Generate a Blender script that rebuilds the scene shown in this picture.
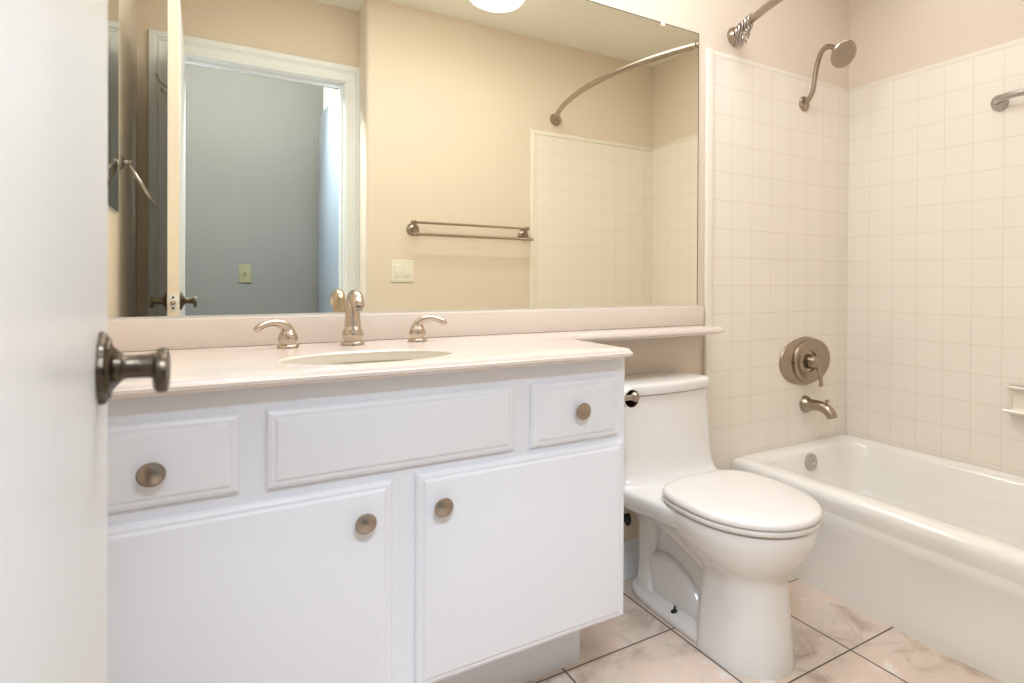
import bpy, bmesh, math, random
from mathutils import Vector, Matrix
random.seed(4)
PI = math.pi
for o in list(bpy.data.objects): bpy.data.objects.remove(o, do_unlink=True)
SC = bpy.context.scene
COL = SC.collection

# ------------------------------------------------------------------ camera
D = 1.744            # distance from the camera to the tiled / mirrored wall
H = 1.03             # camera height
F, YAW, PIT, ROL, CY, CX = 614.19, 0.97908, 0.00625, 0.00577, 284.50, 619.5
cd = bpy.data.cameras.new('camera'); cam = bpy.data.objects.new('camera', cd); COL.objects.link(cam)
fw = Vector((math.cos(YAW)*math.cos(PIT), math.sin(YAW)*math.cos(PIT), -math.sin(PIT)))
rt = Vector((math.sin(YAW), -math.cos(YAW), 0)); up = rt.cross(fw)
rt2 = rt*math.cos(ROL)+up*math.sin(ROL); up2 = up*math.cos(ROL)-rt*math.sin(ROL)
m = Matrix((rt2, up2, -fw)).transposed().to_4x4(); m.translation = (0, 0, H)
cam.matrix_world = m
cd.sensor_width = 36; cd.lens = F/1024*36
cd.shift_x = (512-CX)/1024; cd.shift_y = (CY-341.5)/1024
cd.clip_start = 0.01
cd.dof.use_dof = True; cd.dof.focus_distance = 1.9; cd.dof.aperture_fstop = 4.8
SC.camera = cam

# ------------------------------------------------------------------ world, lights, exposure
w = bpy.data.worlds.new('world'); SC.world = w; w.use_nodes = True
w.node_tree.nodes['Background'].inputs[0].default_value = (0.8, 0.88, 1, 1)
w.node_tree.nodes['Background'].inputs[1].default_value = 0.3
def area(name, loc, rot, sx, sy, power, col):
    l = bpy.data.lights.new(name, 'AREA'); l.shape = 'RECTANGLE'; l.size = sx; l.size_y = sy
    l.energy = power; l.color = col
    o = bpy.data.objects.new(name, l); COL.objects.link(o); o.location = loc; o.rotation_euler = rot
    return o
GLOBE_POWER = 3.6
area('added_hall_fill', (0.12, -0.36, 2.355), (math.radians(50), 0, 0), 0.7, 0.16, 45, (0.755, 0.86, 1.0))  # added cool fill, tilted in through the doorway; no fixture known here
area('added_bathroom_fill', (1.0, 1.19, 2.42), (0, 0, 0), .9, .5, 12, (0.93, 0.95, 1.0))  # added soft fill over mid-room to even the light, not a fixture
area('added_vanity_fill', (.35, 1.19, 2.42), (0, 0, 0), .7, .45, 8.5, (0.93, 0.955, 1.0))  # invented fill above the vanity, no lamp known there
area('added_tub_fill', (2.0, 1.15, 2.42), (0, 0, 0), .6, .5, 1.6, (0.93, 0.955, 1.0))  # extra fill to lift the tub corner, stands for no real lamp
SC.view_settings.view_transform = 'Standard'; SC.view_settings.look = 'None'
SC.view_settings.gamma = 1; SC.view_settings.use_curve_mapping = False
SC.view_settings.exposure = 0.06

# ------------------------------------------------------------------ materials
def srgb(c):
    return tuple(((v/255)/12.92 if v/255 <= .04045 else ((v/255+.055)/1.055)**2.4) for v in c)
def pmat(name, rgb, rough=.5, metal=0, bump=0, bscale=40, var=0, spec=.5, coat=0):
    mt = bpy.data.materials.new(name); mt.use_nodes = True; nt = mt.node_tree
    b = nt.nodes['Principled BSDF']; c = srgb(rgb)
    b.inputs['Base Color'].default_value = (*c, 1); b.inputs['Roughness'].default_value = rough
    b.inputs['Metallic'].default_value = metal; b.inputs['Specular IOR Level'].default_value = spec
    b.inputs['Coat Weight'].default_value = coat; b.inputs['Coat Roughness'].default_value = .08
    tc = nt.nodes.new('ShaderNodeTexCoord'); nz = nt.nodes.new('ShaderNodeTexNoise')
    nz.inputs['Scale'].default_value = bscale; nz.inputs['Detail'].default_value = 4
    nt.links.new(tc.outputs['Object'], nz.inputs['Vector'])
    if bump:
        bp = nt.nodes.new('ShaderNodeBump'); bp.inputs['Strength'].default_value = bump; bp.inputs['Distance'].default_value = .002
        nt.links.new(nz.outputs['Fac'], bp.inputs['Height']); nt.links.new(bp.outputs[0], b.inputs['Normal'])
    if var:
        mx = nt.nodes.new('ShaderNodeMix'); mx.data_type = 'RGBA'
        mx.inputs[6].default_value = (*[v*(1-var) for v in c], 1); mx.inputs[7].default_value = (*[min(1, v*(1+var)) for v in c], 1)
        nt.links.new(nz.outputs['Fac'], mx.inputs[0]); nt.links.new(mx.outputs[2], b.inputs['Base Color'])
    return mt
M = {}
M['paint'] = pmat('beige_paint', (233, 218, 199), .75, bump=.15, bscale=220)
M['ceiling'] = pmat('ceiling_paint', (248, 243, 233), .85, bump=.15, bscale=200)
M['hall'] = pmat('hall_paint', (134, 135, 136), .8, bump=.1, bscale=200)
M['door'] = pmat('door_paint', (232, 231, 229), .32, bump=.05, bscale=60)
M['trim'] = pmat('trim_paint', (238, 240, 240), .4)
M['cabinet'] = pmat('cabinet_paint', (236, 238, 243), .38, bump=.04, bscale=30)
M['solid'] = pmat('cultured_marble', (234, 222, 211), .22, var=.015, bscale=6, coat=.3)
M['basin'] = pmat('basin_glaze', (226, 226, 202), .12, coat=.5)
M['china'] = pmat('vitreous_china', (236, 233, 228), .1, coat=.6)
M['seat'] = pmat('seat_plastic', (232, 227, 221), .22)
M['tub'] = pmat('tub_enamel', (250, 247, 240), .14, coat=.5)
M['nickel'] = pmat('brushed_nickel', (172, 157, 141), .28, 1, bump=.05, bscale=300)
M['pewter'] = pmat('satin_pewter', (172, 160, 148), .28, 1)
M['faucet'] = pmat('faucet_nickel', (200, 186, 171), .24, 1)
M['bronze'] = pmat('worn_bronze', (92, 82, 70), .33, 1, bump=.3, bscale=90, var=.35)
M['steel'] = pmat('satin_steel', (192, 186, 180), .28, 1)
M['cream_edge'] = pmat('cream_door_edge', (255, 238, 220), .5)
M['black'] = pmat('black_rubber', (18, 17, 16), .5)
M['switch'] = pmat('switch_plastic', (240, 234, 218), .35)
M['olive'] = pmat('aged_plate', (150, 150, 122), .4)
M['rollpaper'] = pmat('roll_card', (245, 240, 234), .9, bump=.1)
M['caulk'] = pmat('caulk_line', (196, 180, 156), .8)
M['darkedge'] = pmat('mirror_dark_edge', (62, 62, 52), .5)
def mirror_mat(name, rgb):
    mt = bpy.data.materials.new(name); mt.use_nodes = True; nt = mt.node_tree; b = nt.nodes['Principled BSDF']
    b.inputs['Base Color'].default_value = (*srgb(rgb), 1); b.inputs['Metallic'].default_value = 1
    b.inputs['Roughness'].default_value = 0.0
    return mt
M['mirror'] = mirror_mat('silvered_glass', (246, 245, 229))
M['mirror_b'] = mirror_mat('silvered_glass_blue', (225, 235, 238))
mt = bpy.data.materials.new('globe_glass'); mt.use_nodes = True; b = mt.node_tree.nodes['Principled BSDF']
b.inputs['Emission Color'].default_value = (1, .985, .97, 1); b.inputs['Emission Strength'].default_value = GLOBE_POWER
M['globe'] = mt

def grid_mat(name, tile, grout, axes, per, offs, gw, rough, bump=.25, mottle=None, coat=.2):
    """tiles from world position: axes = two of 'XYZ', per = pitch, offs = a joint position"""
    mt = bpy.data.materials.new(name); mt.use_nodes = True; nt = mt.node_tree; N = nt.nodes; L = nt.links
    b = N['Principled BSDF']; b.inputs['Roughness'].default_value = rough; b.inputs['Coat Weight'].default_value = coat
    g = N.new('ShaderNodeNewGeometry'); s = N.new('ShaderNodeSeparateXYZ'); L.new(g.outputs['Position'], s.inputs[0])
    def mth(op, a, bb=None, c=None):
        n = N.new('ShaderNodeMath'); n.operation = op
        for i, v in enumerate((a, bb, c)):
            if v is None: continue
            if isinstance(v, (int, float)): n.inputs[i].default_value = v
            else: L.new(v, n.inputs[i])
        return n.outputs[0]
    ds, ids = [], []
    for ax, p_, of in zip(axes, per, offs):
        u = mth('DIVIDE', mth('SUBTRACT', s.outputs[ax], of-200*p_), p_)
        fr = mth('FRACT', u); ids.append(mth('FLOOR', u))
        ds.append(mth('MULTIPLY', mth('MINIMUM', fr, mth('SUBTRACT', 1.0, fr)), p_))
    d = mth('MINIMUM', ds[0], ds[1])
    mr = N.new('ShaderNodeMapRange'); mr.interpolation_type = 'SMOOTHSTEP'; L.new(d, mr.inputs['Value'])
    mr.inputs['From Min'].default_value = gw*.45; mr.inputs['From Max'].default_value = gw*1.1
    mix = N.new('ShaderNodeMix'); mix.data_type = 'RGBA'; L.new(mr.outputs[0], mix.inputs[0])
    mix.inputs[6].default_value = (*srgb(grout), 1)
    if mottle:
        wn = N.new('ShaderNodeTexWhiteNoise'); cb = N.new('ShaderNodeCombineXYZ')
        L.new(ids[0], cb.inputs[0]); L.new(ids[1], cb.inputs[1]); L.new(cb.outputs[0], wn.inputs['Vector'])
        va = N.new('ShaderNodeVectorMath'); va.operation = 'MULTIPLY_ADD'
        L.new(wn.outputs['Color'], va.inputs[0]); va.inputs[1].default_value = (5, 5, 5); L.new(g.outputs['Position'], va.inputs[2])
        nz = N.new('ShaderNodeTexNoise'); nz.inputs['Scale'].default_value = 7; nz.inputs['Detail'].default_value = 7
        nz.inputs['Roughness'].default_value = .62; nz.inputs['Distortion'].default_value = .7
        L.new(va.outputs[0], nz.inputs['Vector'])
        cr = N.new('ShaderNodeValToRGB'); L.new(nz.outputs['Fac'], cr.inputs[0])
        el = cr.color_ramp.elements
        el[0].position = .30; el[0].color = (*srgb(mottle[0]), 1); el[1].position = .70; el[1].color = (*srgb(mottle[-1]), 1)
        for i, c in enumerate(mottle[1:-1]):
            e = el.new(.30+.40*(i+1)/(len(mottle)-1)); e.color = (*srgb(c), 1)
        L.new(cr.outputs[0], mix.inputs[7])
    else:
        nz = N.new('ShaderNodeTexNoise'); nz.inputs['Scale'].default_value = 3
        L.new(g.outputs['Position'], nz.inputs['Vector'])
        m2 = N.new('ShaderNodeMix'); m2.data_type = 'RGBA'; L.new(nz.outputs['Fac'], m2.inputs[0])
        c = srgb(tile); m2.inputs[6].default_value = (*[v*.97 for v in c], 1); m2.inputs[7].default_value = (*[min(1, v*1.03) for v in c], 1)
        L.new(m2.outputs[2], mix.inputs[7])
    L.new(mix.outputs[2], b.inputs['Base Color'])
    bp = N.new('ShaderNodeBump'); bp.inputs['Strength'].default_value = bump; bp.inputs['Distance'].default_value = .0015
    L.new(mr.outputs[0], bp.inputs['Height']); L.new(bp.outputs[0], b.inputs['Normal'])
    return mt
T = .1096
TZ = 1.7797
WT, WG = (249, 240, 227), (236, 224, 206)
M['tile_xz'] = grid_mat('wall_tile_back', WT, WG, 'XZ', (T, T), (1.588, TZ), .0017, .2)
M['tile_yz'] = grid_mat('wall_tile_side', WT, WG, 'YZ', (T, T), (1.744, TZ), .0017, .2)
M['floor'] = grid_mat('floor_tile', None, (78, 64, 52), 'XY', (.356, .356), (1.141, 1.058), .0032, .3, .4,
                      [(178, 158, 142), (206, 186, 169), (222, 207, 191), (229, 204, 186), (234, 225, 214)], .15)

# ------------------------------------------------------------------ mesh helpers
ORG = {}
def finish(name, bm, mat, parent=None, smooth=True, ang=35, org=None):
    bmesh.ops.recalc_face_normals(bm, faces=bm.faces[:])
    o_ = Vector(ORG.get(parent.name, (0, 0, 0))) if parent else Vector(org or (0, 0, 0))
    if o_.length: bmesh.ops.translate(bm, verts=bm.verts[:], vec=-o_)
    me = bpy.data.meshes.new(name); bm.to_mesh(me); bm.free()
    me.materials.append(mat)
    if smooth:
        me.polygons.foreach_set('use_smooth', [True]*len(me.polygons))
        me.set_sharp_from_angle(angle=math.radians(ang))
    o = bpy.data.objects.new(name, me); COL.objects.link(o)
    if parent: o.parent = parent
    else: o.location = o_
    ORG[o.name] = tuple(o_)
    return o
def thing(name, label, cat, loc, group=None):
    o = bpy.data.objects.new(name, None); o.empty_display_size = .05; COL.objects.link(o); o.location = loc
    ORG[o.name] = tuple(loc); o['label'] = label; o['category'] = cat
    if group: o['group'] = group
    return o
def tag(o, label, cat, group=None):
    o['label'] = label; o['category'] = cat
    if group: o['group'] = group
    return o
def struct(o): o['kind'] = 'structure'; return o
def box(bm, x0, x1, y0, y1, z0, z1, bev=0, seg=2):
    r = bmesh.ops.create_cube(bm, size=1)
    vs = r['verts']
    for v in vs: v.co = ((x0+x1)/2+v.co.x*(x1-x0), (y0+y1)/2+v.co.y*(y1-y0), (z0+z1)/2+v.co.z*(z1-z0))
    if bev:
        es = list({e for v in vs for e in v.link_edges})
        bmesh.ops.bevel(bm, geom=es, offset=bev, segments=seg, profile=.5, affect='EDGES')
def B(*a, **k):
    bm = bmesh.new(); box(bm, *a, **k); return bm
def loft(bm, rings, cap0=True, cap1=True, closed=True):
    R = [[bm.verts.new(p) for p in r] for r in rings]
    n = len(R[0])
    for a, b_ in zip(R, R[1:]):
        for i in range(n if closed else n-1):
            j = (i+1) % n
            try: bm.faces.new((a[i], a[j], b_[j], b_[i]))
            except ValueError: pass
    if cap0: bm.faces.new(R[0][::-1])
    if cap1: bm.faces.new(R[-1])
    return R
def lathe(bm, prof, org, ax='Z', seg=32, sx=1, sy=1):
    """prof = [(radius, height)]; axis direction ax ('X','Y','Z' with optional '-')"""
    org = Vector(org); sgn = -1 if '-' in ax else 1; a = ax[-1]
    A = {'X': Vector((1, 0, 0)), 'Y': Vector((0, 1, 0)), 'Z': Vector((0, 0, 1))}[a]*sgn
    U = Vector((0, 0, 1)) if a != 'Z' else Vector((1, 0, 0)); V = A.cross(U)
    rings = [[org+A*h+(U*math.cos(2*PI*k/seg)*sx+V*math.sin(2*PI*k/seg)*sy)*max(r, 1e-5) for k in range(seg)] for r, h in prof]
    loft(bm, rings)
def tube(bm, pts, rad, seg=16, flat=1.0, flat_axis=None, closed=False):
    pts = [Vector(p) for p in pts]; n = len(pts)
    if not hasattr(rad, '__len__'): rad = [rad]*n
    rings = []; prev = None
    for i, p_ in enumerate(pts):
        if closed: t = pts[(i+1) % n]-pts[i-1]
        else: t = pts[min(i+1, n-1)]-pts[max(i-1, 0)]
        t.normalize()
        if prev is None:
            u = t.orthogonal().normalized()
            if flat_axis: u = Vector(flat_axis); u = (u-t*u.dot(t)).normalized()
        else: u = (prev-t*prev.dot(t)).normalized()
        prev = u; v = t.cross(u)
        rings.append([p_+(u*math.cos(2*PI*k/seg)*flat+v*math.sin(2*PI*k/seg))*rad[i] for k in range(seg)])
    if closed: rings.append(rings[0]); loft(bm, rings, False, False); bmesh.ops.remove_doubles(bm, verts=bm.verts[:], dist=1e-6)
    else: loft(bm, rings)
def spline(P, n=8):
    """Catmull-Rom through tuples of any length"""
    out = []
    P = [tuple(p) for p in P]; Q = [P[0]]+P+[P[-1]]
    for i in range(1, len(Q)-2):
        for k in range(n):
            t = k/n; a, b_, c, d = Q[i-1:i+3]
            out.append(tuple(.5*(2*b_[j]+(c[j]-a[j])*t+(2*a[j]-5*b_[j]+4*c[j]-d[j])*t*t+(3*b_[j]-a[j]-3*c[j]+d[j])*t**3) for j in range(len(a))))
    out.append(P[-1]); return out
def stube(bm, P, n=8, seg=16, **k):
    """P: (x,y,z,r)"""
    S = spline(P, n); tube(bm, [s[:3] for s in S], [s[3] for s in S], seg, **k)
def panel(x0, x1, z0, z1, yb, steps):
    """raised front facing -Y; steps = [(inset, protrusion)]"""
    bm = bmesh.new(); rings = []
    for ins, pr_ in [(0, 0)]+steps:
        a, b_, c, d, y = x0+ins, x1-ins, z0+ins, z1-ins, yb-pr_
        rings.append([(a, y, c), (b_, y, c), (b_, y, d), (a, y, d)])
    loft(bm, rings); return bm
STEP = [(0, .006), (.003, .010), (.008, .0125), (.013, .0125), (.017, .0165), (.022, .018)]
def rrect(x0, x1, y0, y1, r, n=8):
    pts = []
    for cx, cy, a0 in ((x1-r, y1-r, 0), (x0+r, y1-r, 90), (x0+r, y0+r, 180), (x1-r, y0+r, 270)):
        for k in range(n+1):
            a = math.radians(a0+90*k/n); pts.append((cx+r*math.cos(a), cy+r*math.sin(a)))
    return pts

# ------------------------------------------------------------------ room shell
XL, XR = -.256, 2.423
ZC = 2.43
YB = 1.750                       # painted back wall plane
YT = .263                        # towel bar wall (tile face)
YW = .05                         # doorway wall
XJ = .656
fl = struct(finish('floor', B(-1.9, 2.6, -1.1, 1.9, -.1, 0), M['floor'], smooth=False))
cl = struct(finish('ceiling', B(-1.9, 2.6, -1.1, 1.9, ZC, ZC+.1), M['ceiling'], smooth=False))
wb = struct(finish('wall_back', B(XL-.1, XR+.1, YB, YB+.1, 0, ZC), M['paint'], smooth=False))
wr = struct(finish('wall_right', B(XR+.006, XR+.106, YT-.3, YB, 0, ZC), M['paint'], smooth=False))
wl = struct(finish('wall_left', B(XL-.1, XL, YW, YB, 0, ZC), M['paint'], smooth=False))
bm = bmesh.new(); box(bm, XJ, XR+.006, YT-.35, YT-.006, 0, ZC)
bmesh.ops.bevel(bm, geom=[e for e in bm.edges if all(abs(v.co.x-XJ) < 1e-4 and abs(v.co.y-(YT-.006)) < 1e-4 for v in e.verts)], offset=.02, segments=5, profile=.5, affect='EDGES')
wt = struct(finish('wall_front', bm, M['paint']))
# doorway wall with its opening
OX0, OX1, OZ = -.128, .590, 2.045
bm = bmesh.new()
box(bm, XL-.1, OX0-.018, YW-.12, YW, 0, ZC); box(bm, OX1+.018, XJ, YW-.12, YW, 0, ZC); box(bm, OX0-.018, OX1+.018, YW-.12, YW, OZ+.018, ZC)
wd = struct(finish('wall_doorway', bm, M['paint'], smooth=False))
# casing and jamb (fluted profile)
bm = bmesh.new()
box(bm, OX0-.018, OX0, YW-.12, YW+.001, 0, OZ+.018); box(bm, OX1, OX1+.018, YW-.12, YW+.001, 0, OZ+.018); box(bm, OX0, OX1, YW-.12, YW+.001, OZ, OZ+.018)
box(bm, OX1-.012, OX1, YW-.08, YW-.035, 0, OZ); box(bm, OX0, OX1-.012, YW-.08, YW-.035, OZ-.012, OZ)
prof = [(0, 0), (0, .011), (.006, .014), (.014, .014), (.018, .010), (.026, .012), (.040, .014), (.046, .018), (.052, .014), (.060, .020), (.080, .022), (.084, .018), (.084, 0)]
def casing(bm, xa, xb, zt, wmaxL, wmaxR):
    path = []
    for u, h in prof:
        uL, uR = min(u, wmaxL), min(u, wmaxR)
        path.append([(xa-uL, YW+h, 0), (xa-uL, YW+h, zt+u), (xb+uR, YW+h, zt+u), (xb+uR, YW+h, 0)])
    loft(bm, path, False, False, closed=False)
casing(bm, OX0-.004, OX1+.004, OZ+.004, .084, .062)
tr = struct(finish('trim_1', bm, M['trim'], ang=25)); tr['label'] = 'white moulded casing around the bathroom doorway'

# tiles
bm = bmesh.new(); box(bm, 1.588, XR, D, YB, .30, 1.888); finish('tile_panel', bm, M['tile_xz'], wb, smooth=False)
bm = bmesh.new(); box(bm, XR, XR+.006, YT, D, .30, 1.888); finish('tile_panel', bm, M['tile_yz'], wr, smooth=False)
bm = bmesh.new(); box(bm, 1.572, XR, YT-.006, YT, .30, 1.875); finish('tile_panel', bm, M['tile_xz'], wt, smooth=False)
def trimbar(bm, x0, x1, y0, y1, z0, z1): box(bm, x0, x1, y0, y1, z0, z1, bev=.0012, seg=2)
trmat = pmat('tile_bullnose', (246, 238, 224), .16, coat=.4)
bm = bmesh.new()
box(bm, 1.557, 1.5885, D-.012, YB, 0, 1.907, bev=.005, seg=4)
finish('tile_edge', bm, trmat, wb)
bm = bmesh.new(); trimbar(bm, 1.588, XR, D-.0009, YB, 1.8865, 1.907); finish('tile_cap', bm, trmat, wb)
bm = bmesh.new(); trimbar(bm, XR-.0009, XR+.006, YT, D-.001, 1.8865, 1.907); finish('tile_cap', bm, trmat, wr)
bm = bmesh.new(); trimbar(bm, 1.572, XR, YT-.006, YT+.003, 1.876, 1.898); finish('tile_cap', bm, trmat, wt)
bm = bmesh.new(); trimbar(bm, 1.545, 1.572, YT-.006, YT+.006, 0, 1.898); finish('tile_edge', bm, trmat, wt)
# tile below the tub rim level beside the toilet
bm = bmesh.new(); box(bm, 1.588, 1.706, D, YB, 0, .30); finish('tile_panel', bm, M['tile_xz'], wb, smooth=False)

# baseboards
def baseboard(name, a, b_, axis, c, s):
    """profile extruded along axis between a and b_; wall plane at c, facing s"""
    pr_ = [(0, 0), (.014, 0), (.014, .070), (.011, .078), (.011, .088), (.008, .096), (.009, .108), (.004, .120), (0, .126)]
    bm = bmesh.new()
    if axis == 'X': R = [[(x, c+s*d, z) for d, z in pr_] for x in (a, b_)]
    else: R = [[(c+s*d, y, z) for d, z in pr_] for y in (a, b_)]
    loft(bm, R); return struct(finish(name, bm, M['trim'], ang=20))
baseboard('baseboard_back', .862, 1.553, 'X', YB, -1)
baseboard('baseboard_front', XJ+.03, 1.54, 'X', YT-.006, 1)
baseboard('baseboard_left', YW+.04, 1.20, 'Y', XL, 1)

# hall beyond the doorway
HY = -1.0
struct(finish('wall_hall', B(-1.9, 1.2, HY-.1, HY, 0, ZC), M['hall'], smooth=False))
struct(finish('wall_hall_left', B(-2.0, -1.9, HY-.1, YW-.02, 0, ZC), M['hall'], smooth=False))
struct(finish('wall_hall_right', B(.76, .86, HY, -.07, 0, ZC), M['hall'], smooth=False))
struct(finish('wall_hall_near', B(-1.9, XL-.1, YW-.12, YW-.02, 0, ZC), M['hall'], smooth=False))
bm = bmesh.new(); box(bm, .64, .76, HY, HY+.016, 0, 2.30, bev=.004); box(bm, .655, .70, HY+.016, HY+.024, 0, 2.29, bev=.004)
o = struct(finish('trim_2', bm, M['trim'])); o['label'] = 'white casing at the far corner of the hall'
baseboard('baseboard_hall', -1.9, .6, 'X', HY, 1)
d2 = struct(finish('door_2', B(.607, .642, -.95, -.20, .012, 2.085, bev=.002), pmat('hall_door_paint', (168, 184, 202), .4))); d2['label'] = 'pale blue-white hall door standing open'

# ------------------------------------------------------------------ bathroom door, standing open at the left
DX0, DX1, DY0, DY1 = -.1165, -.0815, .058, .789
dr = struct(finish('door_1', B(DX0, DX1, DY0, DY1, .012, 2.038, bev=.0015), M['door'])); dr['label'] = 'white bathroom door standing open at the left'
finish('door_edge', B(DX0+.002, DX1-.002, DY1-.0005, DY1+.0006, .014, 2.036), M['cream_edge'], dr, smooth=False)
bm = bmesh.new(); box(bm, DX0+.005, DX1-.005, DY1+.0004, DY1+.0022, .914, .970, bev=.0006)
lp = finish('latch_plate', bm, M['trim'], dr)
bm = bmesh.new(); lathe(bm, [(.0085, 0), (.0085, .008), (.006, .010), (0, .011)], ((DX0+DX1)/2, DY1+.002, .942), 'Y', 20)
finish('latch_bolt', bm, M['pewter'], lp)
bm = bmesh.new()
for z in (.923, .961): lathe(bm, [(.004, 0), (.003, .0012), (0, .0013)], ((DX0+DX1)/2, DY1+.0021, z), 'Y', 12)
finish('screw', bm, M['bronze'], lp)
for s, x in ((1, DX1), (-1, DX0)):
    ax = 'X' if s > 0 else '-X'; c = (x, .73, .947)
    bm = bmesh.new()
    # pointed shield-shaped rosette
    def shield(sc, h):
        pts = []
        for k in range(40):
            a = 2*PI*k/40; r = 1/(abs(math.cos(a))**1.5+abs(math.sin(a))**1.5)**(1/1.5)
            rr = (r*.6+.4)*(1+.04*math.cos(8*a))
            pts.append((x+s*h, .73+.025*sc*rr*math.sin(a), .947+.0325*sc*rr*math.cos(a)))
        return pts
    loft(bm, [shield(.98, 0), shield(1, .002), shield(.97, .005), shield(.86, .0065), shield(.82, .0085), shield(.6, .010), shield(.42, .015), shield(.30, .019), shield(.1, .0195)])
    ro = finish('knob_rosette', bm, M['bronze'], dr)
    bm = bmesh.new()
    lathe(bm, [(.0, .008), (.0135, .009), (.0135, .016), (.0115, .018), (.0108, .021), (.0112, .036), (.012, .040), (.010, .042), (0, .043)], c, ax, 28)
    finish('knob_shank', bm, M['bronze'], ro)
    bm = bmesh.new()
    lathe(bm, [(.0, .0395), (.017, .040), (.0205, .0425), (.0215, .0465), (.0205, .0505), (.016, .052), (.012, .0512), (0, .0525)], (c[0], c[1], c[2]-.005), ax, 36, sx=1.0, sy=1.3)
    finish('knob_disc', bm, M['bronze'], ro)
for z in (.25, 1.05, 1.82):
    bm = bmesh.new(); lathe(bm, [(.006, 0), (.006, .09)], (DX0-.004, DY0-.002, z), 'Z', 12)
    finish('hinge', bm, M['pewter'], dr)
# robe hook on the back of the door (seen only in the mirror)
hk = thing('robe_hook', 'small metal double robe hook on the hidden side of the open door', 'hook', (DX0, .42, 1.78))
bm = bmesh.new(); lathe(bm, [(.018, 0), (.018, .004), (.010, .007), (0, .008)], (DX0, .42, 1.80), '-X', 20); finish('plate', bm, M['steel'], hk)
bm = bmesh.new(); stube(bm, [(DX0-.006, .42, 1.80, .005), (DX0-.02, .42, 1.800, .005), (DX0-.04, .42, 1.815, .0045), (DX0-.052, .42, 1.845, .004)], 6, 10)
stube(bm, [(DX0-.006, .42, 1.795, .005), (DX0-.016, .42, 1.775, .005), (DX0-.030, .42, 1.775, .0045), (DX0-.034, .42, 1.79, .004)], 6, 10)
finish('prong', bm, M['steel'], hk)

# ------------------------------------------------------------------ mirror on the back wall
mr_ = thing('wall_mirror', 'large frameless mirror above the sink reaching to the tiled shower wall', 'mirror', (.63, YB, .94))
finish('glass', B(XL+.002, 1.521, D, YB, .941, 1.951), M['mirror'], mr_, smooth=False)
bm = bmesh.new(); box(bm, XL+.002, 1.5225, D-.0006, YB, 1.9512, 1.9535); box(bm, 1.5212, 1.5232, D-.0006, YB, .941, 1.9535)
finish('ground_edge', bm, M['darkedge'], mr_, smooth=False)
bm = bmesh.new(); box(bm, XL+.002, 1.5225, D-.004, D-.0008, .936, .9425); finish('bottom_channel', bm, pmat('bottom_channel_metal', (225, 222, 214), .35, .3), mr_, smooth=False)
for x in (1.352, .2):
    bm = bmesh.new(); box(bm, x-.008, x+.008, D-.005, D-.0008, 1.940, 1.962, bev=.0015); finish('clip', bm, M['switch'], mr_)

# ------------------------------------------------------------------ vanity
vx0, vx1, vyf, vz0, vz1 = XL+.003, .860, 1.255, .200, .841
van = thing('vanity_cabinet', 'white painted vanity cabinet with raised panel doors under the pale countertop', 'cabinet', (.3, 1.49, 0))
bm = bmesh.new()
def vr(i, z): return [(vx0+i, vyf+i, z), (vx1-i, vyf+i, z), (vx1-i, YB-.002-i, z), (vx0+i, YB-.002-i, z)]
loft(bm, [vr(.018, .22), vr(.018, vz1), vr(.001, vz1), vr(0, vz1-.001), vr(0, vz0+.001), vr(.001, vz0)])
finish('carcass', bm, M['cabinet'], van)
finish('toe_kick', B(vx0, .838, 1.43, YB-.002, 0, vz0), M['cabinet'], van, smooth=False)
def knob(x, z, y, par, slot=False):
    bm = bmesh.new()
    lathe(bm, [(.0, 0), (.0095, 0), (.0085, .003), (.0065, .006), (.008, .010), (.0165, .0135), (.0192, .016), (.0196, .0180), (.0186, .0198), (.0172, .0200), (.0160, .0196), (.0095, .0218), (0, .0228)], (x, y, z), '-Y', 36, sx=1, sy=1)
    k = finish('knob', bm, M['pewter'], par); return k
yp = vyf-.018
def front(name, x0, x1, z0, z1, kx=None, kz=None):
    o = finish(name, panel(x0, x1, z0, z1, vyf, STEP), M['cabinet'], van, ang=20)
    if kx is not None: knob(kx, kz, yp, o)
    return o
front('drawer', -.184, .048, .659, .796, -.073, .718)
front('false_front', .088, .562, .656, .796)
front('drawer', .602, .836, .654, .797, .722, .728)
front('door', -.193, .304, .208, .637, .249, .570)
front('door', .349, .853, .206, .639, .397, .571)

# countertop with the ledge over the toilet, cut for the basin
ct = bmesh.new()
zc = .866; yF = 1.210; xE = .860; yS = 1.603; xS = 1.540
def outline(off):
    f, e, s, xs = yF+off, xE-off, yS+off, xS-off
    pts = [(XL+.002, f)]
    n = 5; r = .012
    for k in range(n+1):
        a = -PI/2+PI/2*k/n; pts.append((e-r+r*math.cos(a), f+r+r*math.sin(a)))
    r = .075                                    # inner fillet at the notch
    for k in range(n+1):
        a = PI-PI/2*k/n; pts.append((e+r+r*math.cos(a), s-r+r*math.sin(a)))
    r = .014
    for k in range(n+1):
        a = -PI/2+PI/2*k/n; pts.append((xs-r+r*math.cos(a), s+r+r*math.sin(a)))
    pts += [(xs, YB-.001), (XL+.002, YB-.001)]
    return pts
SXC, SYC, SA, SB = .290, 1.385, .176, .115
def oval(a, b_, z, n=64): return [(SXC+a*math.cos(2*PI*k/n), SYC+b_*math.sin(2*PI*k/n), z) for k in range(n)]
rings = [[(x, y, z) for x, y in outline(o_)] for o_, z in ((.016, .8415), (.012, .846), (.004, .8475), (0, .850), (0, .856), (.003, .8575), (.004, .861), (.007, .8648), (.012, zc))]
R = loft(ct, rings, False, False)
ov = [ct.verts.new(p) for p in oval(SA, SB, zc)]
top = R[-1]
edges = []
for ring in (top, ov):
    for i in range(len(ring)):
        a, b_ = ring[i], ring[(i+1) % len(ring)]
        e = ct.edges.get((a, b_)) or ct.edges.new((a, b_)); edges.append(e)
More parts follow.
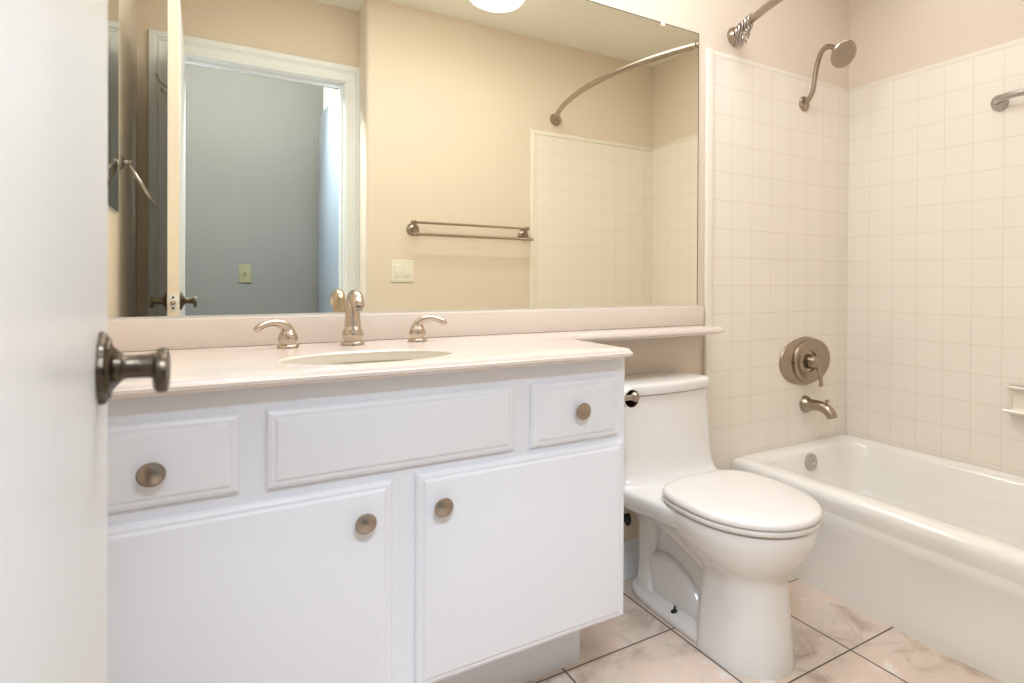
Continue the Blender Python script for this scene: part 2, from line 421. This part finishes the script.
bmesh.ops.triangle_fill(ct, use_beauty=True, use_dissolve=False, edges=edges)
# remove any fill inside the oval
for f in [f for f in ct.faces if len(f.verts) == 3 and all(v in set(ov) for v in f.verts)]: ct.faces.remove(f)
ov2 = [ct.verts.new(p) for p in oval(SA-.004, SB-.004, zc-.004)]; ov3 = [ct.verts.new(p) for p in oval(SA-.004, SB-.004, .8415)]
for A, Bq in ((ov, ov2), (ov2, ov3)):
    for i in range(64): ct.faces.new((A[i], A[(i+1) % 64], Bq[(i+1) % 64], Bq[i]))
edges = []
for ring in (R[0], ov3):                   # underside, open at the basin
    for i in range(len(ring)):
        a, b_ = ring[i], ring[(i+1) % len(ring)]
        edges.append(ct.edges.get((a, b_)) or ct.edges.new((a, b_)))
bmesh.ops.triangle_fill(ct, use_beauty=True, use_dissolve=False, edges=edges)
for f in [f for f in ct.faces if len(f.verts) == 3 and all(v in set(ov3) for v in f.verts)]: ct.faces.remove(f)
cto = finish('countertop', ct, M['solid'], ang=30, org=(.3, 1.49, .84))
tag(cto, 'pale cream countertop with oval sink cutout and narrow ledge running over the toilet tank', 'countertop')
bm = bmesh.new(); box(bm, XL+.003, 1.546, D-.012, YB-.0005, zc+.0005, .936, bev=.002); box(bm, XL+.003, 1.544, D-.009, D-.0005, .925, .9375, bev=.002)
tag(finish('backsplash', bm, M['solid'], org=(.6, D, zc)), 'pale cream backsplash strip between countertop and large mirror', 'backsplash')
# sink basin
bm = bmesh.new()
prof = [(SA+.012, SB+.012, .8410), (SA+.002, SB+.002, .8410), (SA-.002, SB-.002, .838), (SA-.012, SB-.012, .825), (SA-.03, SB-.026, .785), (SA-.07, SB-.055, .750), (.06, .045, .738), (.022, .022, .736)]
loft(bm, [oval(*q) for q in prof], False, True)
sk = finish('sink', bm, M['basin'], org=(SXC, SYC, .74)); tag(sk, 'oval cream undermount sink basin set in the countertop', 'sink')
bm = bmesh.new(); lathe(bm, [(.0, .0), (.021, 0), (.021, .003), (.015, .004), (.012, .001), (0, .001)], (SXC, SYC, .7365), 'Z', 24); finish('drain', bm, M['nickel'], sk)

# faucet
fx, fy = .304, 1.650
fc = thing('faucet', 'brushed nickel three-piece bathroom faucet behind the oval sink', 'faucet', (fx, fy, zc))
def bell(bm, x, y, s=1.0, hh=1.0):
    lathe(bm, [(0, 0), (.0275*s, 0), (.0275*s, .004), (.0255*s, .007), (.021*s, .009), (.0215*s, .013*hh), (.0235*s, .018*hh), (.0250*s, .024*hh), (.0245*s, .031*hh), (.0215*s, .038*hh), (.0195*s, .041*hh), (.0200*s, .043*hh), (.0175*s, .047*hh), (.0150*s, .052*hh), (.006, .054*hh), (0, .054*hh)], (x, y, zc+.0005), 'Z', 36)
bm = bmesh.new(); bell(bm, fx, fy, 1.0, 1.0)
stube(bm, [(fx, fy, zc+.040, .0195), (fx, fy+.002, zc+.065, .0180), (fx, fy+.004, zc+.092, .0165), (fx, fy-.002, zc+.111, .0158), (fx, fy-.020, zc+.122, .0155), (fx, fy-.042, zc+.119, .0158), (fx, fy-.058, zc+.106, .0158), (fx, fy-.064, zc+.094, .0150)], 8, 24)
sp = finish('spout', bm, M['faucet'], fc)
bm = bmesh.new(); lathe(bm, [(0, 0), (.0105, 0), (.0105, .010), (0, .010)], (fx, fy-.0645, zc+.087), 'Z', 24); finish('aerator', bm, M['steel'], sp)
bm = bmesh.new(); stube(bm, [(fx, fy+.028, zc+.02, .003), (fx, fy+.028, zc+.08, .003), (fx, fy+.028, zc+.088, .007), (fx, fy+.028, zc+.098, .006)], 4, 12); finish('lift_rod', bm, M['faucet'], sp)
for s, hx in ((-1, .160), (1, .463)):
    hy = fy-.003
    bm = bmesh.new(); bell(bm, hx, hy, .86, .86)
    h = finish('handle_base', bm, M['faucet'], fc)
    bm = bmesh.new()
    stube(bm, [(hx, hy, zc+.040, .0145), (hx+s*.002, hy-.001, zc+.048, .0130), (hx+s*.014, hy-.004, zc+.0575, .0118), (hx+s*.032, hy-.010, zc+.061, .0098), (hx+s*.050, hy-.016, zc+.057, .0094), (hx+s*.063, hy-.020, zc+.050, .0098), (hx+s*.069, hy-.022, zc+.044, .005)], 7, 20, flat=.8, flat_axis=(0, 0, 1))
    finish('lever', bm, M['faucet'], h)

# ------------------------------------------------------------------ toilet
tx = 1.255
to = thing('toilet', 'white one-piece elongated toilet with closed lid between vanity and bathtub', 'toilet', (tx, 1.4, 0))
def egg(yf, yb, hw, z, n=56, pf=2.1, pb=2.6, skew=.42, x=tx):
    """closed outline: front at yf, back at yb; widest point placed by skew from the back"""
    yc = yb+(yf-yb)*skew; pts = []
    for k in range(n):
        a = 2*PI*k/n; c, s = math.cos(a), math.sin(a)
        front_ = s < 0
        e = pf if front_ else pb; L_ = (yc-yf) if front_ else (yb-yc)
        pts.append((x+hw*math.copysign(abs(c)**(2/e), c), yc+L_*math.copysign(abs(s)**(2/e), s), z))
    return pts
bm = bmesh.new()
# bowl and front pedestal
loft(bm, [egg(1.080, 1.325, .112, .0, pb=7, skew=.42), egg(1.078, 1.325, .112, .006, pb=7, skew=.42), egg(1.086, 1.322, .107, .06, pb=7, skew=.42),
          egg(1.094, 1.318, .101, .14, pb=7, skew=.42), egg(1.100, 1.315, .097, .205, pb=6, skew=.42), egg(1.099, 1.320, .098, .235, pb=5, skew=.42),
          egg(1.082, 1.345, .113, .258, pb=4, skew=.44), egg(1.055, 1.385, .140, .287, pb=3.4), egg(1.035, 1.42, .160, .320, pb=3),
          egg(1.022, 1.45, .174, .355, pb=3), egg(1.020, 1.47, .177, .375, pb=3), egg(1.023, 1.47, .175, .386, pb=3), egg(1.035, 1.46, .165, .390, pb=3)])
# deck joining the rim to the tank
def deck(off, z):
    pts = []
    out = [(-.203, 1.735), (-.205, 1.62), (-.203, 1.54), (-.192, 1.47), (-.180, 1.38), (-.172, 1.30)]
    L_ = spline(out, 5)
    P = [(tx+(x+off), y) for x, y in L_]; Q = [(tx-(x+off), y) for x, y in reversed(L_)]
    return [(x, y-(0 if y < 1.7 else off), z) for x, y in P+Q]
loft(bm, [deck(.05, .322), deck(.018, .330), deck(.006, .345), deck(.001, .365), deck(0, .380), deck(.003, .388), deck(.012, .3925)])
# web, trapway and foot at the back
def blk(hw, y0, y1, z0, z1, hw2=None):
    hw2 = hw2 or hw
    loft(bm, [[(x, y, z) for x, y in rrect(tx-h, tx+h, y0, y1, .03, 5)] for z, h in ((z0, hw), ((z0+z1)/2, (hw+hw2)/2), (z1, hw2))])
blk(.036, 1.28, 1.64, .02, .36, .052)
loft(bm, [[(x, y, z) for x, y in rrect(tx-h, tx+h, 1.575-e, 1.665, .035, 6)] for z, h, e in ((.0, .082, .02), (.06, .074, .01), (.12, .068, 0), (.24, .072, .01), (.30, .10, .04), (.335, .15, .08))])
lump = spline([(1.610, .02), (1.622, .08), (1.612, .128), (1.572, .158), (1.51, .168), (1.45, .156), (1.40, .128), (1.358, .088), (1.33, .05), (1.315, .02)], 5)
cy_, cz0 = 1.48, .03
def lumpring(sc, x): return [(x, cy_+(y-cy_)*sc, cz0+(z-cz0)*sc) for y, z in lump]
for s in (-1, 1):                             # rounded trapway bulging from each side
    loft(bm, [lumpring(q, tx+s*h) for q, h in ((1.06, .030), (1.02, .036), (1.0, .046), (.975, .056), (.93, .060), (.86, .063), (.6, .065), (.2, .066))])
    stube(bm, [(tx+s*.042, 1.30, .235, .05), (tx+s*.055, 1.37, .275, .052), (tx+s*.062, 1.45, .305, .055), (tx+s*.06, 1.56, .315, .05)], 6, 18)
def foot(off, z, back=1.700):
    pts = egg(1.10+off, back-off*.6, .101-off, z, pb=3.6, pf=2.4, skew=.52)
    return pts
loft(bm, [foot(0, 0), foot(-.003, .004), foot(-.003, .014), foot(.002, .024), foot(.010, .030), foot(.035, .036), foot(.06, .050)])
body = finish('bowl_and_base', bm, M['china'], to, ang=50)
# tank
bm = bmesh.new()
def tank(hw, yfc, yfs, z, n=12, r=.028):
    """bowed front: centre at yfc, corners at yfs"""
    pts = []
    for k in range(n*2+1):
        t = -1+k/n; x = t*(hw-.0); e = abs(t)**2
        y = yfc+(yfs-yfc)*e
        if abs(t) > .88: y += (abs(t)-.88)/.12*(abs(t)-.88)/.12*r
        pts.append((tx+x, y, z))
    pts += [(tx+hw, 1.70, z), (tx+hw-.02, 1.738, z), (tx-hw+.02, 1.738, z), (tx-hw, 1.70, z)]
    return pts
loft(bm, [tank(.203, 1.500, 1.530, .384), tank(.202, 1.512, 1.540, .390), tank(.200, 1.528, 1.556, .402), tank(.199, 1.540, 1.566, .425), tank(.197, 1.546, 1.572, .48), tank(.194, 1.553, 1.578, .56), tank(.192, 1.560, 1.584, .64), tank(.191, 1.562, 1.585, .664)])
tk = finish('tank', bm, M['china'], to, ang=50)
bm = bmesh.new()
loft(bm, [tank(0.188, 1.563, 1.587, .6665, r=.012), tank(0.192, 1.555, 1.580, .6675, r=.012), tank(0.194, 1.553, 1.578, .672, r=.012), tank(0.194, 1.553, 1.578, .692, r=.012), tank(0.191, 1.558, 1.582, .699, r=.012), tank(.186, 1.568, 1.592, .7035, r=.012), tank(.15, 1.60, 1.62, .706, r=.01)])
finish('tank_lid', bm, M['china'], to, ang=50)
bm = bmesh.new(); lathe(bm, [(.022, 0), (.022, .003), (.018, .006), (0, .007)], (tx-.02, 1.645, .7035), 'Z', 24); 
bm.free()
# seat ring and lid
bm = bmesh.new()
def so(off, z): return egg(1.010+off, 1.460-off, .184-off, z, pf=2.05, pb=3.2, skew=.46, x=tx+.003)
loft(bm, [so(.012, .3925), so(.003, .394), so(0, .399), so(.001, .405), so(.008, .4085)])
finish('seat_ring', bm, M['seat'], to, ang=50)
bm = bmesh.new()
loft(bm, [so(.012, .4105), so(.002, .4115), so(.0, .417), so(.003, .4250), so(.010, .4295), so(.03, .4320), so(.08, .4332)])
finish('seat_lid', bm, M['seat'], to, ang=50)
for s in (-1, 1):
    bm = bmesh.new(); box(bm, tx+s*.07-.018, tx+s*.07+.018, 1.445, 1.475, .392, .418, bev=.006, seg=3); finish('seat_hinge', bm, M['seat'], to)
bm = bmesh.new(); lathe(bm, [(0, 0), (.013, 0), (.012, .003), (.006, .007), (.004, .010), (.0035, .018), (0, .019)], (tx-.079, 1.440, .029), 'Z', 20)
finish('floor_bolt', bm, M['black'], to)
bm = bmesh.new(); lathe(bm, [(0, 0), (.013, 0), (.012, .003), (.006, .007), (.004, .010), (.0035, .018), (0, .019)], (tx+.079, 1.440, .029), 'Z', 20)
finish('floor_bolt', bm, M['black'], to)

# supply stop behind the toilet
sv = thing('shutoff_valve', 'dark metal water shutoff valve low on wall behind the toilet', 'valve', (1.155, YB, .16))
bm = bmesh.new(); lathe(bm, [(.026, 0), (.026, .002), (.012, .008), (.009, .01), (.009, .035), (.013, .036), (.013, .066), (0, .067)], (1.165, YB, .235), '-Y', 24); finish('valve_body', bm, M['bronze'], sv)
bm = bmesh.new(); lathe(bm, [(.0, 0), (.014, .001), (.016, .006), (.014, .012), (0, .013)], (1.165, YB-.068, .235), '-Y', 20, sx=1.4, sy=.7); finish('handle', bm, M['black'], sv)
bm = bmesh.new(); stube(bm, [(1.165, YB-.052, .24, .005), (1.150, YB-.052, .27, .005), (1.110, YB-.05, .31, .005), (1.095, YB-.045, .34, .005), (1.09, YB-.04, .378, .005)], 6, 10); finish('supply_hose', bm, M['steel'], sv)

# toilet paper holder on the side of the vanity
cx_, cz_ = .924, .728
tp = thing('toilet_paper_holder', 'brushed metal paper holder fixed to the vanity side facing the toilet', 'paper holder', (vx1, 1.36, cz_))
for y in (1.300, 1.425):
    bm = bmesh.new(); lathe(bm, [(.020, 0), (.020, .004), (.012, .008), (.007, .012), (.007, .055)], (vx1, y, cz_), 'X', 24)
    lathe(bm, [(0, -.011), (.009, -.010), (.0125, -.005), (.0125, .005), (.009, .010), (0, .011)], (cx_, y, cz_), 'Y', 24)
    finish('post', bm, M['pewter'], tp)
bm = bmesh.new(); lathe(bm, [(.0065, .0), (.0065, .125)], (cx_, 1.300, cz_), 'Y', 16); finish('spindle', bm, M['pewter'], tp)
bm = bmesh.new(); lathe(bm, [(.0262, 0), (.0262, .100), (.0232, .100), (.0232, 0), (.0262, 0)], (cx_+.001, 1.314, cz_-.007), 'Y', 36)
bmesh.ops.delete(bm, geom=[f for f in bm.faces if len(f.verts) > 4], context='FACES_ONLY')
bmesh.ops.remove_doubles(bm, verts=bm.verts[:], dist=1e-5)
pr_ = tag(finish('paper_roll', bm, M['rollpaper'], org=(cx_, 1.36, cz_-.010)), 'nearly empty white toilet paper roll on the holder beside the vanity', 'toilet paper roll')
bm = bmesh.new(); lathe(bm, [(.0232, .001), (.0232, .099), (.0222, .099), (.0222, .001), (.0232, .001)], (cx_+.001, 1.314, cz_-.007), 'Y', 36)
bmesh.ops.delete(bm, geom=[f for f in bm.faces if len(f.verts) > 4], context='FACES_ONLY')
finish('cardboard_core', bm, pmat('card_core', (70, 54, 42), .9), pr_)

# ------------------------------------------------------------------ bathtub
bx0, bx1, by0, by1, bz = 1.700, XR-.001, YT+.001, D-.001, .339
tb = thing('bathtub', 'white enamelled alcove bathtub against the tiled corner', 'bathtub', ((bx0+bx1)/2, (by0+by1)/2, 0))
bm = bmesh.new()
def br(l, r, f, b_, z, rad): return [(x, y, z) for x, y in rrect(bx0+l, bx1-r, by0+f, by1-b_, rad, 8)]
loft(bm, [br(.006, 0, 0, 0, .0, .004), br(.006, 0, 0, 0, .255, .004), br(.003, 0, 0, 0, .285, .005), br(.001, 0, 0, 0, .305, .006), br(.003, 0, 0, 0, .322, .006),
          br(.011, 0, 0, 0, .333, .008), br(.024, .002, .002, .002, bz, .01), br(.045, .012, .012, .012, bz, .03),
          br(.078, .034, .075, .058, bz-.002, .095), br(.088, .044, .09, .068, bz-.008, .10), br(.096, .052, .11, .076, bz-.022, .105),
          br(.110, .066, .17, .086, .24, .12), br(.125, .08, .23, .100, .15, .13), br(.15, .10, .28, .125, .085, .13), br(.20, .15, .34, .18, .062, .12)], False, True)
finish('tub_shell', bm, M['tub'], tb, ang=60)
# apron panel: a shallow raised frame round a recessed field
bm = bmesh.new()
X = bx0+.006
def fr(y0, y1, z0, z1, x): return [(x, y, z) for y, z in rrect(y0, y1, z0, z1, .03, 6)]
loft(bm, [[(X+.002, y, z) for y, z in rrect(by0+.002, by1-.002, .0, .290, .002, 6)], [(X-.001, y, z) for y, z in rrect(by0+.002, by1-.002, .0, .272, .003, 6)], [(X-.0035, y, z) for y, z in rrect(by0+.002, by1-.002, .0, .245, .003, 6)],
          fr(by0+.10, 1.045, .072, .236, X-.0045), fr(by0+.116, 1.029, .088, .220, X-.0005)], False, True)
finish('apron', bm, M['tub'], tb, ang=60)
bm = bmesh.new()
lathe(bm, [(0, 0), (.036, 0), (.036, .004), (.032, .008), (.012, .010), (.010, .007), (0, .007)], (2.075, 1.662, .285), '-Y', 32)
bmesh.ops.rotate(bm, verts=bm.verts[:], cent=(2.075, 1.662, .285), matrix=Matrix.Rotation(math.radians(-8), 3, 'X'))
ob = finish('overflow_plate', bm, M['steel'], tb); ob['label'] = 'round satin metal overflow plate'
bm = bmesh.new(); lathe(bm, [(0, 0), (.03, 0), (.03, .003), (.02, .004), (0, .002)], (2.075, 1.50, .0625), 'Z', 24); finish('drain', bm, M['steel'], tb)

# ------------------------------------------------------------------ shower hardware
sh = thing('shower', 'brushed nickel shower head on tall S-shaped arm above the tub', 'shower', (2.116, D, 1.789))
bm = bmesh.new(); lathe(bm, [(.032, 0), (.032, .003), (.026, .009), (.012, .014), (0, .014)], (2.116, D, 1.789), '-Y', 32); finish('flange', bm, M['nickel'], sh)
bm = bmesh.new(); S = [(2.116, D-.004, 1.789), (2.116, D-.028, 1.806), (2.116, D-.046, 1.835), (2.116, D-.055, 1.88), (2.116, D-.068, 1.94), (2.116, D-.090, 1.985), (2.116, D-.120, 1.996), (2.116, D-.152, 1.980), (2.116, D-.168, 1.965)]
stube(bm, [(*s, .0105) for s in S], 6, 18); finish('arm', bm, M['nickel'], sh)
hd = Vector((-.16, -.76, -.60)).normalized()
def orient_lathe(bm, prof, org, d, seg=36):
    d = Vector(d).normalized(); u = d.orthogonal().normalized(); v = d.cross(u); org = Vector(org)
    loft(bm, [[org+d*h+(u*math.cos(2*PI*k/seg)+v*math.sin(2*PI*k/seg))*max(r, 1e-5) for k in range(seg)] for r, h in prof])
bm = bmesh.new(); orient_lathe(bm, [(0, 0), (.014, 0), (.016, .006), (.014, .012), (.018, .018), (.030, .026), (.046, .032), (.054, .038), (.057, .045), (.054, .050), (.048, .051), (0, .051)], (2.116, D-.166, 1.967), hd)
he = finish('spray_head', bm, M['nickel'], sh)
bm = bmesh.new(); u = hd.orthogonal().normalized(); v = hd.cross(u); c0 = Vector((2.116, D-.166, 1.967))
for ri, nn in ((.012, 6), (.024, 12), (.036, 18)):
    for k in range(nn):
        a = 2*PI*k/nn; orient_lathe(bm, [(0, .0), (.0022, 0), (.0018, .004), (0, .004)], c0+hd*.051+(u*math.cos(a)+v*math.sin(a))*ri, hd, 8)
o = finish('nozzles', bm, pmat('nozzle_rubber', (150, 142, 132), .5), he); o['kind'] = 'stuff'

va = thing('tub_valve', 'brushed nickel shower valve plate with lever handle on the tiled wall', 'shower valve', (2.135, D, .690))
def plate(sc, h):
    P = []
    for k in range(72):
        a = 2*PI*k/72; c, s = math.cos(a), math.sin(a)
        r = .104+.058*max(0, abs(c))**3.2
        P.append((2.135+r*sc*c, D-h, .690+r*sc*s))
    return P
bm = bmesh.new(); loft(bm, [plate(1, 0), plate(1, .003), plate(.985, .007), plate(.93, .010), plate(.5, .011)]); finish('back_plate', bm, M['nickel'], va)
bm = bmesh.new(); lathe(bm, [(.092, .010), (.092, .016), (.089, .022), (.080, .026), (.070, .024), (.050, .024), (.046, .026), (.044, .018), (.034, .016), (0, .016)], (2.135, D, .690), '-Y', 48); finish('trim_ring', bm, M['nickel'], va)
bm = bmesh.new(); lathe(bm, [(.030, .016), (.030, .030), (.028, .050), (.024, .062), (.012, .068), (0, .069)], (2.135, D, .690), '-Y', 32)
stube(bm, [(2.135, D-.058, .690, .014), (2.141, D-.066, .665, .011), (2.148, D-.070, .635, .0085), (2.154, D-.070, .605, .008), (2.156, D-.068, .592, .009), (2.157, D-.068, .586, .004)], 6, 16)
finish('lever', bm, M['nickel'], va)
for x, z in ((2.04, .690), (2.235, .700)):
    bm = bmesh.new(); lathe(bm, [(.005, .006), (.0045, .0125), (0, .013)], (x, D, z), '-Y', 14); finish('screw', bm, M['bronze'], va)
ts = thing('tub_spout', 'brushed nickel tub spout with diverter pin above the tub rim', 'tub spout', (2.137, D, .505))
bm = bmesh.new(); stube(bm, [(2.137, D-.0005, .505, .036), (2.137, D-.012, .505, .034), (2.138, D-.028, .506, .026), (2.139, D-.055, .508, .0225), (2.140, D-.085, .507, .0225), (2.141, D-.112, .497, .0235), (2.142, D-.130, .480, .0225), (2.142, D-.136, .466, .020)], 6, 24)
finish('spout_body', bm, M['nickel'], ts)
bm = bmesh.new(); lathe(bm, [(.004, 0), (.004, .014), (.009, .015), (.009, .021), (.005, .023), (0, .023)], (2.140, D-.112, .517), 'Z', 20); finish('diverter_pin', bm, M['nickel'], ts)

# curved shower rod with its rings
rx, rz, rb, ra = 1.708, 1.985, YB, YT-.006
rod = thing('shower_curtain_rod', 'brushed nickel bowed shower curtain rod spanning the tub alcove', 'curtain rod', (rx, (rb+ra)/2, rz))
def rodpt(t):   # t 0 at the back wall, 1 at the far end
    s_ = .160; c = (rb-ra)/2; Rr = (c*c+s_*s_)/(2*s_); hA = math.asin(c/Rr); a = hA-2*hA*t
    return Vector((rx-(Rr*math.cos(a)-(Rr-s_)), (rb+ra)/2+Rr*math.sin(a), rz-.006*t))
bm = bmesh.new(); tube(bm, [rodpt(k/40) for k in range(41)], .0135, 18); finish('rod', bm, M['nickel'], rod)
for y, ax in ((rb, '-Y'), (ra, 'Y')):
    bm = bmesh.new(); lathe(bm, [(.0, 0), (.036, 0), (.036, .006), (.031, .015), (.022, .026), (.0175, .032), (.0175, .038), (0, .038)], (rx if ax == '-Y' else rx, y, rz if ax == '-Y' else rz-.006), ax, 32)
    finish('flange', bm, M['nickel'], rod)
def make_hook():
    r = .025
    t = thing('curtain_hook', '', 'curtain hook', (0, 0, 0), 'metal shower curtain hooks bunched at the wall end of the rod')
    bm = bmesh.new()
    P = [(r*math.sin(a), 0, -.006+r*math.cos(a)*1.15) for a in [math.radians(d) for d in range(-160, 165, 12)]]
    Pz = P+[(.010, 0, -.036), (.000, 0, -.046), (-.010, 0, -.050), (-.014, 0, -.042), (-.010, 0, -.034)]
    tube(bm, Pz, .0022, 8)
    h = finish('ring', bm, M['steel'], t)
    bm = bmesh.new(); tube(bm, [(-.008, 0, -.026), (-.010, 0, -.040), (.000, 0, -.052), (.010, 0, -.054), (.014, 0, -.046), (.010, 0, -.038)], .0019, 8)
    finish('end_hook', bm, M['steel'], t)
    bm = bmesh.new()
    for k in (-1, 0, 1): lathe(bm, [(0, -.0036), (.0028, -.0022), (.0036, 0), (.0028, .0022), (0, .0036)], (k*.008, 0, .0195-abs(k)*.002), 'X', 10)
    o = finish('roller_beads', bm, M['nickel'], t)
    return t, list(t.children)
proto, kids = make_hook()
for i in range(12):
    if i == 0: r_ = proto
    else:
        r_ = proto.copy(); COL.objects.link(r_)
        for k_ in kids: c = k_.copy(); COL.objects.link(c); c.parent = r_
    t = .026+i*.0068
    p_ = rodpt(t); r_.location = p_
    r_.rotation_euler = (random.uniform(-.22, .22), random.uniform(-.35, .35), .55+random.uniform(-.35, .35))
    r_['label'] = 'metal shower curtain hook in the bunch at the wall end of the bowed rod'
    if i == 0: r_['label'] = 'curtain hook nearest the wall flange, first of the bunch on the rod'; 
    if i == 11: r_['label'] = 'curtain hook farthest from the wall, hanging at the open end of the bunch'
    if i in (0, 11): del r_['group']; r_['group'] = 'metal shower curtain hooks bunched at the wall end of the rod'

# bar and soap dish on the right tiled wall
gb = thing('wall_bar', 'satin metal wall bar on the tiled long wall at far right', 'wall bar', (XR, .93, 1.70))
for y in (1.100, .760):
    bm = bmesh.new(); lathe(bm, [(0, 0), (.030, 0), (.030, .006), (.027, .016), (.019, .024), (.008, .027), (0, .027)], (XR, y, 1.692), '-X', 32); finish('flange', bm, M['steel'], gb)
bm = bmesh.new(); stube(bm, [(XR-.010, 1.100, 1.692, .012), (XR-.034, 1.096, 1.693, .012), (XR-.052, 1.075, 1.695, .012), (XR-.060, 1.03, 1.696, .012), (XR-.060, .93, 1.696, .012), (XR-.060, .83, 1.696, .012), (XR-.052, .785, 1.695, .012), (XR-.034, .764, 1.693, .012), (XR-.010, .760, 1.692, .012)], 6, 18)
finish('bar', bm, M['steel'], gb)
bm = bmesh.new()
def sd(y0, y1, z0, z1, x, r): return [(x, y, z) for y, z in rrect(y0, y1, z0, z1, r, 5)]
yq0, yq1, zq0, zq1 = .90, 1.062, .553, .660
loft(bm, [sd(yq0, yq1, zq0, zq1, XR, .004), sd(yq0, yq1, zq0, zq1, XR-.006, .006), sd(yq0+.006, yq1-.006, zq0+.004, zq1-.004, XR-.014, .006), sd(yq0+.012, yq1-.012, zq0+.010, zq1-.010, XR-.016, .006),
          sd(yq0+.018, yq1-.018, zq0+.022, zq1-.016, XR-.006, .010), sd(yq0+.03, yq1-.03, zq0+.03, zq1-.024, XR-.003, .010)], True, True)
loft(bm, [[(XR-d, y, z) for d, z in ((0, zq0-.0), (.05, zq0+.012), (.058, zq0+.020), (.055, zq0+.026), (.02, zq0+.018), (0, zq0+.018))] for y in (yq0+.008, yq1-.008)])
loft(bm, [[(XR-d, y, z) for d, z in ((0, zq1), (.024, zq1), (.028, zq1-.006), (.018, zq1-.014), (0, zq1-.016))] for y in (yq0+.004, yq1-.004)])
tag(finish('soap_dish', bm, trmat, org=(XR, 1.0, .6), ang=30), 'white ceramic soap dish set into the tiled long wall above the tub', 'soap dish')

# ------------------------------------------------------------------ towel bar wall (seen in the mirror)
yw = YT-.006
db = thing('double_towel_bar', 'double brushed nickel towel bar on beige wall, seen in the mirror', 'towel bar', (1.19, yw, 1.285))
for x in (.882, 1.502):
    bm = bmesh.new(); lathe(bm, [(0, 0), (.033, 0), (.033, .004), (.029, .008), (.026, .008), (.022, .013), (.012, .016), (.010, .03), (0, .03)], (x, yw, 1.288), 'Y', 32); po = finish('flange', bm, M['nickel'], db)
    bm = bmesh.new(); stube(bm, [(x, yw+.02, 1.288, .009), (x, yw+.035, 1.296, .008), (x, yw+.045, 1.318, .008), (x, yw+.045, 1.326, .010), (x, yw+.045, 1.332, .004)], 5, 14)
    stube(bm, [(x, yw+.02, 1.288, .009), (x, yw+.05, 1.280, .008), (x, yw+.085, 1.262, .008), (x, yw+.095, 1.256, .010), (x, yw+.100, 1.252, .004)], 5, 14)
    finish('arm', bm, M['nickel'], po)
for y, z in ((yw+.045, 1.322), (yw+.092, 1.258)):
    bm = bmesh.new(); lathe(bm, [(.003, 0), (.009, .004), (.009, .010), (.0065, .014), (.0065, .650), (.009, .654), (.009, .660), (.003, .664)], (.860, y, z), 'X', 16); finish('bar', bm, M['nickel'], db)
sw = thing('light_switch', 'ivory double rocker light switch plate on beige wall, seen in mirror', 'light switch', (.83, yw, 1.072))
bm = bmesh.new(); box(bm, .773, .888, yw, yw+.006, 1.015, 1.130, bev=.003, seg=3); finish('plate', bm, M['switch'], sw)
for x in (.808, .853):
    bm = bmesh.new(); box(bm, x-.017, x+.017, yw+.005, yw+.0095, 1.040, 1.106, bev=.002); r_ = finish('rocker', bm, M['switch'], sw)
hs = thing('hall_switch_plate', 'small aged olive switch plate on the grey hall wall', 'switch plate', (.197, HY, 1.06))
bm = bmesh.new(); box(bm, .163, .232, HY, HY+.006, 1.002, 1.118, bev=.003, seg=3); finish('plate', bm, M['olive'], hs)
bm = bmesh.new(); box(bm, .191, .203, HY+.005, HY+.016, 1.050, 1.072, bev=.002); finish('toggle', bm, pmat('toggle_dark', (120, 118, 92), .5), hs)

# towel ring and small mirror on the left wall
tr_ = thing('towel_ring', 'satin metal towel ring on the left wall behind the open door', 'towel ring', (XL, .69, 1.44))
bm = bmesh.new(); lathe(bm, [(0, 0), (.026, 0), (.026, .004), (.020, .009), (.010, .014), (.009, .022), (.011, .025), (.011, .033), (0, .035)], (XL, .69, 1.44), 'X', 28); finish('post', bm, M['steel'], tr_)
bm = bmesh.new(); c = Vector((XL+.028, .69, 1.435)); rr = .080; dn = Vector((.50, 0, -1)).normalized()
tube(bm, [c+dn*rr+(Vector((0, 1, 0))*math.sin(2*PI*k/48)-dn*math.cos(2*PI*k/48))*rr for k in range(48)], .0055, 12, closed=True); finish('ring', bm, M['steel'], tr_)
mm = thing('small_mirror', 'tall frameless mirror panel on the left wall beside the towel ring', 'mirror', (XL, 1.1, 1.25))
finish('glass', B(XL+.001, XL+.008, .815, 1.32, 1.25, 2.20), M['mirror_b'], mm, smooth=False)
bm = bmesh.new()
finish('backing', B(XL, XL+.0012, .81, 1.325, 1.245, 2.205), M['trim'], mm, smooth=False)

# ceiling globe
gl = thing('ceiling_light', 'round frosted glass dome ceiling light, glowing at the mirror top', 'ceiling light', (1.122, .765, ZC))
bm = bmesh.new(); lathe(bm, [(0, 0), (.15, 0), (.15, .02), (.14, .026), (0, .026)], (1.122, .765, ZC), '-Z', 40); finish('ceiling_pan', bm, M['nickel'], gl)
bm = bmesh.new(); lathe(bm, [(.138, .022), (.140, .045), (.132, .075), (.112, .097), (.08, .112), (.04, .120), (0, .122)], (1.122, .765, ZC), '-Z', 40); finish('glass_dome', bm, M['globe'], gl)
